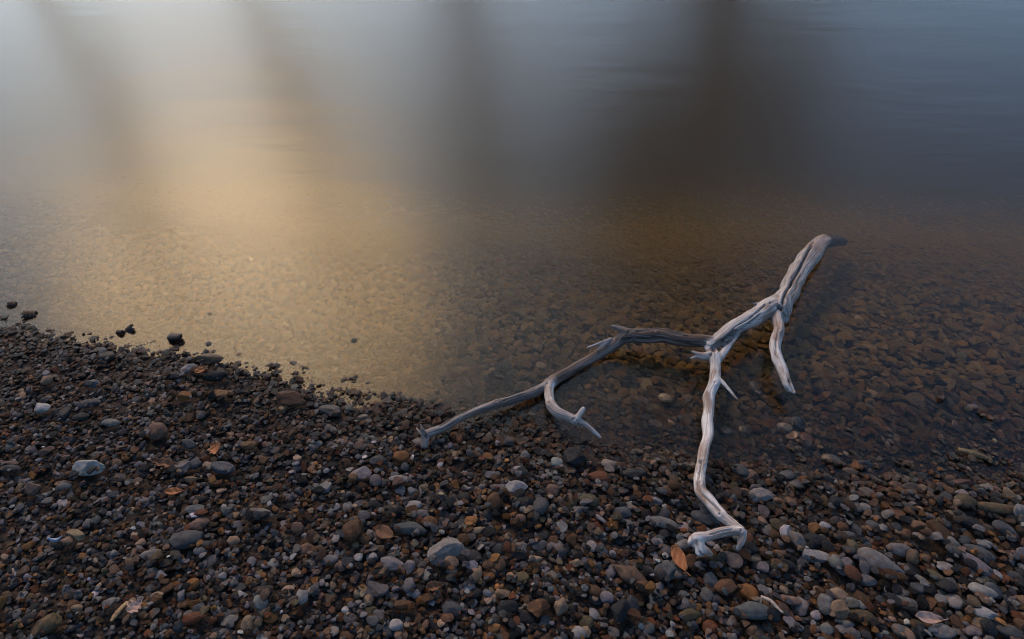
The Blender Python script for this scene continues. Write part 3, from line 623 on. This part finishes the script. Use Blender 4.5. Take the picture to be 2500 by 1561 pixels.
for ci, (nm, par, tone, pts) in enumerate(CH):
    raw = []
    for px, py, z, wpx in pts:
        if nm in ('leg', 'foot', 'foot_knob', 'toe', 'spike') and py > 1033: z += float(np.interp(py, [1033, 1170, 1260, 1356], [0, .010, .022, .030]))   # clear of the pebbles it rests on
        p = at(px, py, z); raw.append((*p, wpx*mpp(p)/2*(1.22 if nm.startswith(('foot', 'toe')) else .95 if nm == 'trunk' else 1.03)+.0010))
    c = catmull(np.array(raw), 8); P, rad = c[:, :3], np.maximum(c[:, 3], .0032)
    # slight wander so that no limb is a clean pipe
    P = P+np.stack([vnoise(np.stack([P[:, 0]*22, P[:, 1]*22, P[:, 2]*22+ci], -1), 40+k) for k in range(3)], -1)*(.16*rad)[:, None]
    T = np.gradient(P, axis=0); T /= np.linalg.norm(T, axis=1)[:, None]+1e-9
    Nn = np.cross(T, (0, .25, 1.)); Nn /= np.linalg.norm(Nn, axis=1)[:, None]; Bn = np.cross(Nn, T)
    s = np.concatenate([[0], np.cumsum(np.linalg.norm(np.diff(P, axis=0), axis=1))])
    SKEL.append(dict(P=P, r=rad, T=T, N=Nn, B=Bn, s=s, name=nm, par=par, tone=tone))
    K = 18; base = len(tv)
    for i in range(len(P)):
        for k in range(K):
            th = 2*math.pi*k/K
            rr = rad[i]*(1+.07*math.sin(2*th+ci+s[i]*3)+.05*math.sin(3*th+2*ci-s[i]*4)+.03*math.sin(5*th+ci)+.07*float(vnoise(np.array([s[i]*38, ci*3.1, .5]), 9)))
            tv.append(P[i]+Nn[i]*math.cos(th)*rr+Bn[i]*math.sin(th)*rr)
    for i in range(len(P)-1):
        for k in range(K):
            a, b = base+i*K+k, base+i*K+(k+1) % K
            tf.append((a, b, b+K, a+K))
    for end, i in ((0, 0), (1, len(P)-1)):
        tv.append(P[i]+T[i]*rad[i]*(.35 if end else -.35)); cidx = len(tv)-1
        for k in range(K):
            a, b = base+i*K+k, base+i*K+(k+1) % K
            tf.append((b, a, cidx) if not end else (a, b, cidx))
tmp = mesh_obj('tmp_driftwood', np.array(tv), tf)
rm = tmp.modifiers.new('r', 'REMESH'); rm.mode = 'VOXEL'; rm.voxel_size = .0019
bpy.context.view_layer.update()
ev = tmp.evaluated_get(bpy.context.evaluated_depsgraph_get()); em = ev.to_mesh()
V = np.zeros(len(em.vertices)*3); em.vertices.foreach_get('co', V); V = V.reshape(-1, 3)
E_ = np.zeros(len(em.edges)*2, int); em.edges.foreach_get('vertices', E_); E_ = E_.reshape(-1, 2)
FV = [tuple(p.vertices) for p in em.polygons]
ev.to_mesh_clear(); bpy.data.objects.remove(tmp)
print('driftwood verts', len(V))
deg = np.bincount(E_.ravel(), minlength=len(V))[:, None].astype(float)
def lap(A):
    S = np.zeros_like(A)
    np.add.at(S, E_[:, 0], A[E_[:, 1]]); np.add.at(S, E_[:, 1], A[E_[:, 0]])
    return S/np.maximum(deg if A.ndim > 1 else deg[:, 0], 1)
# nearest chain: grain coordinates
best = np.full(len(V), 9e9); cid = np.zeros(len(V), int); gs = np.zeros(len(V)); gu = np.zeros(len(V)); gv = np.zeros(len(V)); rl = np.zeros(len(V))
for k, S in enumerate(SKEL):
    P = S['P']
    for c0 in range(0, len(V), 20000):
        v = V[c0:c0+20000]; D = np.linalg.norm(v[:, None]-P[None], axis=2); j = D.argmin(1); d = D[np.arange(len(v)), j]
        q = d/S['r'][j]*np.sqrt(.004/np.maximum(S['r'][j], .002))**.3
        m_ = q < best[c0:c0+20000]; ii = np.where(m_)[0]+c0; jj = j[m_]
        best[ii] = q[m_]; cid[ii] = k; off = V[ii]-P[jj]
        gs[ii] = S['s'][jj]+(off*S['T'][jj]).sum(1); gu[ii] = (off*S['N'][jj]).sum(1); gv[ii] = (off*S['B'][jj]).sum(1); rl[ii] = S['r'][jj]
for _ in range(5): V = V+.5*(lap(V)-V)
tone = np.array([S['tone'] for S in SKEL])[cid]
for _ in range(60): tone = tone*.4+.6*lap(tone)
Fq = np.array([f if len(f) == 4 else (*f, f[-1]) for f in FV])
def normals(V):
    n = np.cross(V[Fq[:, 2]]-V[Fq[:, 0]], V[Fq[:, 3]]-V[Fq[:, 1]]); N = np.zeros_like(V)
    for k in range(4): np.add.at(N, Fq[:, k], n)
    return N/(np.linalg.norm(N, axis=1)[:, None]+1e-12)
N = normals(V)
G = np.stack([gs+cid*.37, gu, gv], -1)
amp = np.clip(rl/.022, .12, 1)
ridge = vnoise(G*np.array([8, 170, 170]), 70); ridge2 = vnoise(G*np.array([16, 360, 360]), 71); lump = vnoise(G*np.array([22, 40, 40]), 72)
knob = vnoise(G*np.array([40, 55, 55]), 73)
disp = amp*(.0004*ridge+.0005*ridge2+.0014*lump+.0015*np.clip(knob-.35, 0, 1))
disp -= amp*.0020*np.clip(np.abs(vnoise(G*np.array([2.5, 60, 60]), 75))*-1+.06, 0, 1)/.06      # drying checks along the grain
# open cracks and hollows (lines on the side that faces up the beach)
def z2(*p): return [(x/3.36+1600, y/3.36+550) for x, y in p]
def z1(*p): return [(x/3.229+950, y/3.229+700) for x, y in p]
def z3(*p): return [(x/3.024+1550, y/3.024+950) for x, y in p]
CRACKS = [(z2((1300,120),(1240,240),(1180,370),(1120,470),(1070,560),(1045,640)), 3.2, .013), (z2((1255,200),(1190,330),(1120,430)), 1.6, .004),
          (z2((900,650),(780,760),(660,830),(560,930)), 1.6, .006), (z2((860,730),(760,810),(690,870),(620,930)), 2.2, .007),
          (z2((660,890),(600,930),(540,975),(480,1010)), 7.0, .020), (z2((640,860),(560,920),(500,960)), 1.6, .006),
          (z2((985,770),(1010,860),(990,960),(985,1060)), 1.5, .004), (z2((1095,1270),(1110,1310),(1130,1360)), 2.0, .009),
          (z2((-20,925),(100,950),(250,975),(400,975)), 4.0, .009), (z1((1850,420),(1980,415),(2100,415),(2250,440)), 4.0, .007), (z1((1950,350),(2150,335),(2350,390)), 1.6, .004),
          (z2((1008,672),(1030,690)), 4.0, .012), (z3((482,540),(490,552)), 3.0, .008),
          (z3((490,560),(466,700),(488,770),(560,840),(630,900)), 1.6, .005), (z3((470,620),(462,740),(500,800)), 1.4, .004),
          (z3((560,1075),(640,1050),(720,1035)), 1.4, .003), (z3((455,1120),(470,1190)), 1.4, .003), (z3((478,1205),(495,1225)), 3.0, .010),
          (z1((1150,800),(1000,860),(900,900)), 1.6, .004), (z1((640,970),(500,1040),(400,1100)), 1.4, .003), (z1((255,1140),(300,1190)), 2.6, .007)]
pxv = proj(V); facing = np.clip(((CPOS-V)*N).sum(1)/np.linalg.norm(CPOS-V, axis=1)*2.2, 0, 1)
carve = np.zeros(len(V))
for line, wd, dp in CRACKS:
    dmin = np.full(len(V), 9e9)
    for (ax, ay), (bx, by) in zip(line[:-1], line[1:]):
        d = np.array([bx-ax, by-ay]); t = np.clip(((pxv-[ax, ay])@d)/(d@d), 0, 1)
        dmin = np.minimum(dmin, np.linalg.norm(pxv-[ax, ay]-t[:, None]*d, axis=1))
    dmin = dmin+.8*vnoise(G*np.array([60, 90, 90]), 80)
    carve = np.maximum(carve, dp*1.4*np.clip(1.35-np.maximum(dmin, 0)/(wd*1.15), 0, 1)*facing)
KNOTS = [(1902,752,17,.006),(1880,742,9,.005),(1925,700,8,.004),(1716,1128,9,.004),(1708,1180,10,.004),(1341,985,8,.004),(1400,1024,9,.004),(1600,808,9,.004),(1535,812,10,.005),(1735,868,13,.006),(1745,935,8,.004),(1757,1256,9,.004),(1808,1297,9,.004),(1893,845,9,.004),(1903,805,9,.004),(1213,980,8,.004),(1123,1018,7,.003),(1336,938,10,.004),(1462,864,9,.004)]
for kx, ky, kr, kh in KNOTS:
    dk = np.hypot(pxv[:, 0]-kx, pxv[:, 1]-ky); disp = disp+kh*np.exp(-(dk/kr)**2)*facing-kh*1.5*np.exp(-(dk/(kr*.33))**2)*facing
V = V+N*disp[:, None]-N*np.minimum(carve, rl*1.25)[:, None]

# cut into its parts along the joints
fc = np.sort(cid[Fq], 1)[:, 1]
root = empty('driftwood_branch', tuple(at(1905, 755, 0)))
tag(root, 'bleached forked driftwood branch lying half in the shallow water', 'driftwood')
bpy.context.view_layer.update(); RL = np.array(root.location)
NN = normals(V)
OBJ = {}
plain = {'arm_end': 'arm', 'foot_knob': 'knob', 'side_twig': 'side_branch', 'hanging_branch': 'branch', 'strand': 'strand'}
for k, S in enumerate(SKEL):
    sel = np.where(fc == k)[0]
    if len(sel) == 0: print('empty chain', k, S['name']); continue
    fs = Fq[sel]; used, inv = np.unique(fs, return_inverse=True); inv = inv.reshape(-1, 4)
    faces = [tuple(dict.fromkeys(r)) for r in inv.tolist()]
    par = OBJ.get(S['par'], root) if S['par'] else root
    if par is not root and par.parent is not root: par = par.parent     # keep to three levels
    o = mesh_obj(plain.get(S['name'], S['name']), V[used]-RL, faces, M_WOOD, par)
    a = o.data.attributes.new('grain', 'FLOAT_VECTOR', 'POINT'); a.data.foreach_set('vector', G[used].astype(np.float32).ravel())
    a = o.data.attributes.new('tone', 'FLOAT', 'POINT'); a.data.foreach_set('value', tone[used].astype(np.float32))
    o.data.normals_split_custom_set_from_vertices(NN[used].tolist())
    if S['name'] not in OBJ: OBJ[S['name']] = o
    o['label'] = {'trunk': 'thick grey trunk running out into deeper water', 'limb': 'split bleached limb with a dark hollow', 'arm': 'dark damp arm arching over the water', 'arm_end': 'thin arm resting on the gravel',
                  'leg': 'pale crooked leg reaching the beach', 'foot': 'white curled foot'}.get(S['name'], '') or o.name.split('.')[0].replace('_', ' ')
    if S['name'] not in ('trunk', 'limb', 'arm', 'arm_end', 'leg', 'foot'): del o['label']

# ------------------------------------------------------------------ leaves, twigs, bark, shell
def leaf(px, py, Lpx, Wpx, turn, mat, label, curl=.25, lobes=0, lift=.012, tilt=(.15, .1), stalk=.22):
    p = at_ground(px, py); k = mpp(p); L, W = Lpx*k*1.15, Wpx*k*1.15
    i, j = int((p[0]-HX0)/CELL), int((p[1]-HY0)/CELL)
    top = float(H[max(j-3, 0):j+4, max(i-3, 0):i+4].max())
    e = empty('fallen_leaf', (p[0], p[1], top+lift*.4))
    e.rotation_euler = (tilt[0], tilt[1], -R(turn))
    nu, nv = 22, 9; vs_, fs = [], []
    for a in range(nu+1):
        t = a/nu; half = W/2*math.sin(math.pi*min(t**.85, 1))**.75*(1+lobes*math.sin(t*math.pi*7))
        half = max(half, .0006)
        for b in range(nv):
            s = (b/(nv-1)-.5)*2
            x = (t-.5)*L; y = s*half
            z = curl*W*(abs(s)**1.6)*.55+curl*.35*L*((t-.5)**2)*1.6-.0010*(1-min(abs(s)*4, 1))+.0012*math.sin(t*17+s*5)
            vs_.append((x, y, z))
    for a in range(nu):
        for b in range(nv-1): fs.append((a*nv+b, a*nv+b+1, (a+1)*nv+b+1, (a+1)*nv+b))
    o = mesh_obj('blade', vs_, fs, mat, e)
    sm = o.modifiers.new('thick', 'SOLIDIFY'); sm.thickness = .0006
    tube('stalk', [(L*.48, 0, .001), (L*(.5+stalk*.5), L*.03, .002), (L*(.5+stalk), L*.07, .004)], [.0011, .0009, .0007], mat, e)
    tag(e, label, 'leaf', 'fallen leaves on the gravel'); return e
def tube(name, pts, rads, mat, parent=None, K=8, flat=1.0, seed=0, rough=0.):
    P = catmull(np.array([(*p, r) for p, r in zip(pts, rads)]), 6); rad = P[:, 3]; P = P[:, :3]
    T = np.gradient(P, axis=0); T /= np.linalg.norm(T, axis=1)[:, None]+1e-9
    Nn = np.cross(T, (0, .1, 1.)); Nn /= np.linalg.norm(Nn, axis=1)[:, None]+1e-9; Bn = np.cross(Nn, T); v, f = [], []
    for i in range(len(P)):
        for k in range(K):
            th = 2*math.pi*k/K; rr = rad[i]*(1+rough*float(vnoise(np.array([i*.7, k*1.3, seed]), seed)))
            v.append(P[i]+Nn[i]*math.cos(th)*rr+Bn[i]*math.sin(th)*rr*flat)
    for i in range(len(P)-1):
        for k in range(K): a, b = i*K+k, i*K+(k+1) % K; f.append((a, b, b+K, a+K))
    f.append(tuple(range(K))[::-1]); f.append(tuple(range((len(P)-1)*K, len(P)*K)))
    return mesh_obj(name, np.array(v), f, mat, parent)
LF_O = simple_mat('orange_leaf', (.24, .085, .024), (.36, .14, .045), 300, .6, .0006)
LF_B = simple_mat('brown_leaf', (.11, .05, .022), (.18, .085, .035), 300, .65, .0006)
LF_P = simple_mat('pale_leaf', (.30, .19, .14), (.42, .29, .22), 300, .6, .0006)
leaf(1652,1391,60,27,72,LF_O,'orange-brown oval leaf leaning on a smooth dark grey stone',.22,0,.022,(.35,.1))
leaf(531,1107,34,26,65,LF_O,'small bright orange leaf with a jagged edge',.3,.22,.012,(.4,.0))
leaf(429,1210,38,17,-8,LF_O,'narrow orange leaf below the curled dead leaf',.3,.06,.01)
leaf(941,1311,44,30,22,LF_B,'dull brown leaf beside the blue-grey lens stone',.15,0,.01)
leaf(2254,1527,58,26,6,LF_P,'pale pink leaf lying among grey stones',.35,.04,.012)
leaf(409,1144,62,18,10,LF_B,'long curled dead leaf with ragged edges',.5,.3,.012)
leaf(336,1494,34,28,-60,LF_P,'pale tan ragged leaf beside the wooden splint',.3,.3,.01)
leaf(1061,1446,34,22,-15,LF_B,'reddish brown curled leaf below the largest angular rock',.6,.1,.012)
leaf(498,927,28,15,-55,LF_O,'thin tan leaf wedged between the dark blocks',.4,0,.014)
def on_gravel(px, py, dz=.003):
    p = at_ground(px, py); i, j = int((p[0]-HX0)/CELL), int((p[1]-HY0)/CELL)
    return np.array([p[0], p[1], float(H[j-2:j+3, i-2:i+3].max())+dz])
WD_T = simple_mat('split_wood', (.20, .13, .06), (.34, .24, .12), 60, .75, .001, (1, 1, 1))
WD_D = simple_mat('wet_bark', (.012, .010, .009), (.035, .026, .02), 90, .55, .002)
WD_P = simple_mat('pale_twig', (.30, .23, .17), (.42, .35, .28), 120, .8, .001)
WD_M = simple_mat('mossy_wood', (.07, .055, .025), (.16, .12, .055), 120, .7, .002)
def stick(name, a, b, wpx, mat, label, flat=1., bend=0., dz=.004, seed=1, under=None):
    A, B = (on_gravel(*a, dz), on_gravel(*b, dz)) if under is None else (at(*a, under), at(*b, under))
    r = wpx*mpp(A)/2; m_ = (A+B)/2+np.array([0, bend, .002])
    o = tube(name, [A-A, (A*.67+B*.33)-A+np.array([0, bend*.8, .001]), m_-A, (A*.3+B*.7)-A+np.array([0, bend*.7, .001]), B-A], [r*.7, r, r*1.05, r*.95, r*.55], mat, None, 9, flat, seed, .35)
    o.location = A; tag(o, label, 'stick'); return o
stick('wooden_splint', (316,1475), (275,1524), 13, WD_T, 'flat tan wooden splint lying on the gravel', .45)
stick('bare_twig', (1850,1474), (1903,1515), 8, WD_P, 'pale bent twig above the long dark oblong stone', .8, .006)
stick('mossy_stick', (2339,1097), (2422,1124), 15, WD_M, 'mossy brown stick lying in the shallow water', .7, 0, .004, 5, .006)
def bark(px, py, wp, hp_, label, seed, curl):
    p = at(px, py, .004); k = mpp(p)*.72; W, D = wp*k, hp_*k*1.5
    rng = np.random.default_rng(seed); nu, nv = 16, 10; v, f = [], []
    for a in range(nu+1):
        for b in range(nv+1):
            u, t = a/nu-.5, b/nv-.5; th = t*curl
            rr = D/2
            edge = 1+.16*math.sin(u*19+seed)*abs(t)
            x = u*W*(1-.25*abs(t)+.1*math.sin(t*9+seed)); y = rr*math.sin(th)*edge; z = rr*math.cos(th)*.8*edge-.3*rr+.003*math.sin(u*40+t*13)
            v.append((x, y, z))
    for a in range(nu):
        for b in range(nv): q = a*(nv+1)+b; f.append((q, q+1, q+nv+2, q+nv+1))
    o = mesh_obj('bark_piece', v, f, WD_D); o.location = (p[0], p[1], gz(p[0], p[1])*.4+.004); o.rotation_euler = (rng.normal()*.2, rng.normal()*.25, rng.normal()*.4)
    md = o.modifiers.new('thick', 'SOLIDIFY'); md.thickness = .006
    tag(o, label, 'bark', 'wet wood washed up at the edge')
bark(318,803,32,16,'curled black bark sticking out of the water at the edge',3,2.6)
bark(293,812,26,12,'small black bark scrap touching the curled bark',8,2.0)
bark(70,768,40,20,'wet dark bark strip on the far end of the beach',12,2.2)
bark(28,743,20,16,'small black bark tip at the farthest waterline',19,1.8)
# a squared dark chunk of wood standing in the shallows
u, f = ICO3; P = stone_shape(u, 1.0, np.random.default_rng(77), .06); P = np.sign(P)*np.abs(P)**.7
p = at(429, 826, .006); k = mpp(p)
o = mesh_obj('wood_chunk', P*np.array([21*k, 12*k, 11*k]), f, WD_D); o.location = (p[0], p[1], .008); o.rotation_euler = (.1, -.12, -.2)
tag(o, 'black squared wood chunk standing alone in the shallow water', 'wood')
# pale blue sliver of shell
p = on_gravel(141, 1326, .004); k = mpp(p); v, f = [], []
for a in range(17):
    t = a/16; half = 4*k*math.sin(math.pi*(t*.9+.05))
    for b in range(6):
        s = b/5-.5; v.append(((t-.5)*32*k, s*2*half+.005*(t-.5)**2*4, .004*(1-(s*2)**2)+.006*(t-.5)**2*4))
for a in range(16):
    for b in range(5): q = a*6+b; f.append((q, q+1, q+7, q+6))
o = mesh_obj('shell_sliver', v, f, simple_mat('pale_blue_shell', (.16, .22, .30), (.26, .33, .40), 90, .4, .0004)); o.location = p; o.rotation_euler = (.3, .1, R(14))
md = o.modifiers.new('thick', 'SOLIDIFY'); md.thickness = .0015
tag(o, 'pale blue curved shell sliver lying on the gravel', 'shell')

# ------------------------------------------------------------------ trees of the far bank, seen as soft dark bands mirrored in the water
BARK = simple_mat('tree_bark', (.025, .022, .02), (.05, .045, .04), 6, .9, .02)
FOL = simple_mat('tree_foliage', (.022, .030, .014), (.05, .05, .022), 3, .8, .01)
def tree(az, dist, height, spread, base_frac, label, seed, n=2600, lean=6):
    rng = np.random.default_rng(seed); x, y = math.sin(R(az))*dist, math.cos(R(az))*dist
    e = empty('bank_tree', (x, y, gz(x, y)-.2))
    r0 = height*.011; e.rotation_euler = (0, R(lean), 0)
    pts = [(0, 0, 0)]+[(rng.normal()*.02*height*t, rng.normal()*.02*height*t, height*t) for t in (.25, .5, .75, .97)]
    tube('trunk', pts, [r0*1.4, r0, r0*.75, r0*.45, r0*.1], BARK, e, 10, 1, seed, .15)
    cl = []
    for q in range(int(10+spread*4)):
        t = rng.uniform(base_frac, .95); a = rng.uniform(0, 2*math.pi)
        prof = math.sin(math.pi*min(max((t-base_frac)/(1.04-base_frac), 0.02), 1)**.8)
        L = spread*prof*rng.uniform(.5, 1.05); c = np.array([math.cos(a)*L, math.sin(a)*L, height*t+.25*L]); b0 = np.array([0, 0, height*t])
        tube('limb', [tuple(b0), tuple(b0*.5+c*.5+np.array([0, 0, .06*L])), tuple(c)], [r0*.35, r0*.2, r0*.06], BARK, e, 6, 1, q, .1)
        cl.append((c, .28*spread*rng.uniform(.6, 1.3))); cl.append((b0*.4+c*.6, .24*spread*rng.uniform(.6, 1.2)))
    v, f = [], []
    for q in range(n):
        c, rr = cl[int(rng.integers(len(cl)))]; o_ = c+rng.normal(size=3)*rr*np.array([.6, .6, .5]); s = rng.uniform(.07, .17)*(height/14)
        a1 = rng.normal(size=3); a1 /= np.linalg.norm(a1); a2 = np.cross(a1, rng.normal(size=3)); a2 /= np.linalg.norm(a2)+1e-9; i = len(v)
        v += [o_-a1*s, o_+a2*s*.6, o_+a1*s, o_-a2*s*.6]; f.append((i, i+1, i+2, i+3))
    mesh_obj('crown', np.array(v), f, FOL, e, smooth=False)
    tag(e, label, 'tree', 'trees on the far bank mirrored in the water'); return e
TREES = [(-32, 33, 27, 1.6, .12, 'slim tree on the far bank mirrored as the dim band near the upper corner', 700, 5),
         (-20, 37, 27, 3.2, .40, 'open tree on the far bank mirrored between the two pale streaks', 800, 8),
         (-5, 34, 27, 3.0, .12, 'narrow tree on the far bank mirrored as the dark band mid water', 1300, 6),
         (14, 33, 31, 7.5, .08, 'broad tree on the far bank mirrored in the dark water behind the driftwood', 6000, 4)]
for i, t in enumerate(TREES): tree(*t[:6], 100+i, *t[6:])
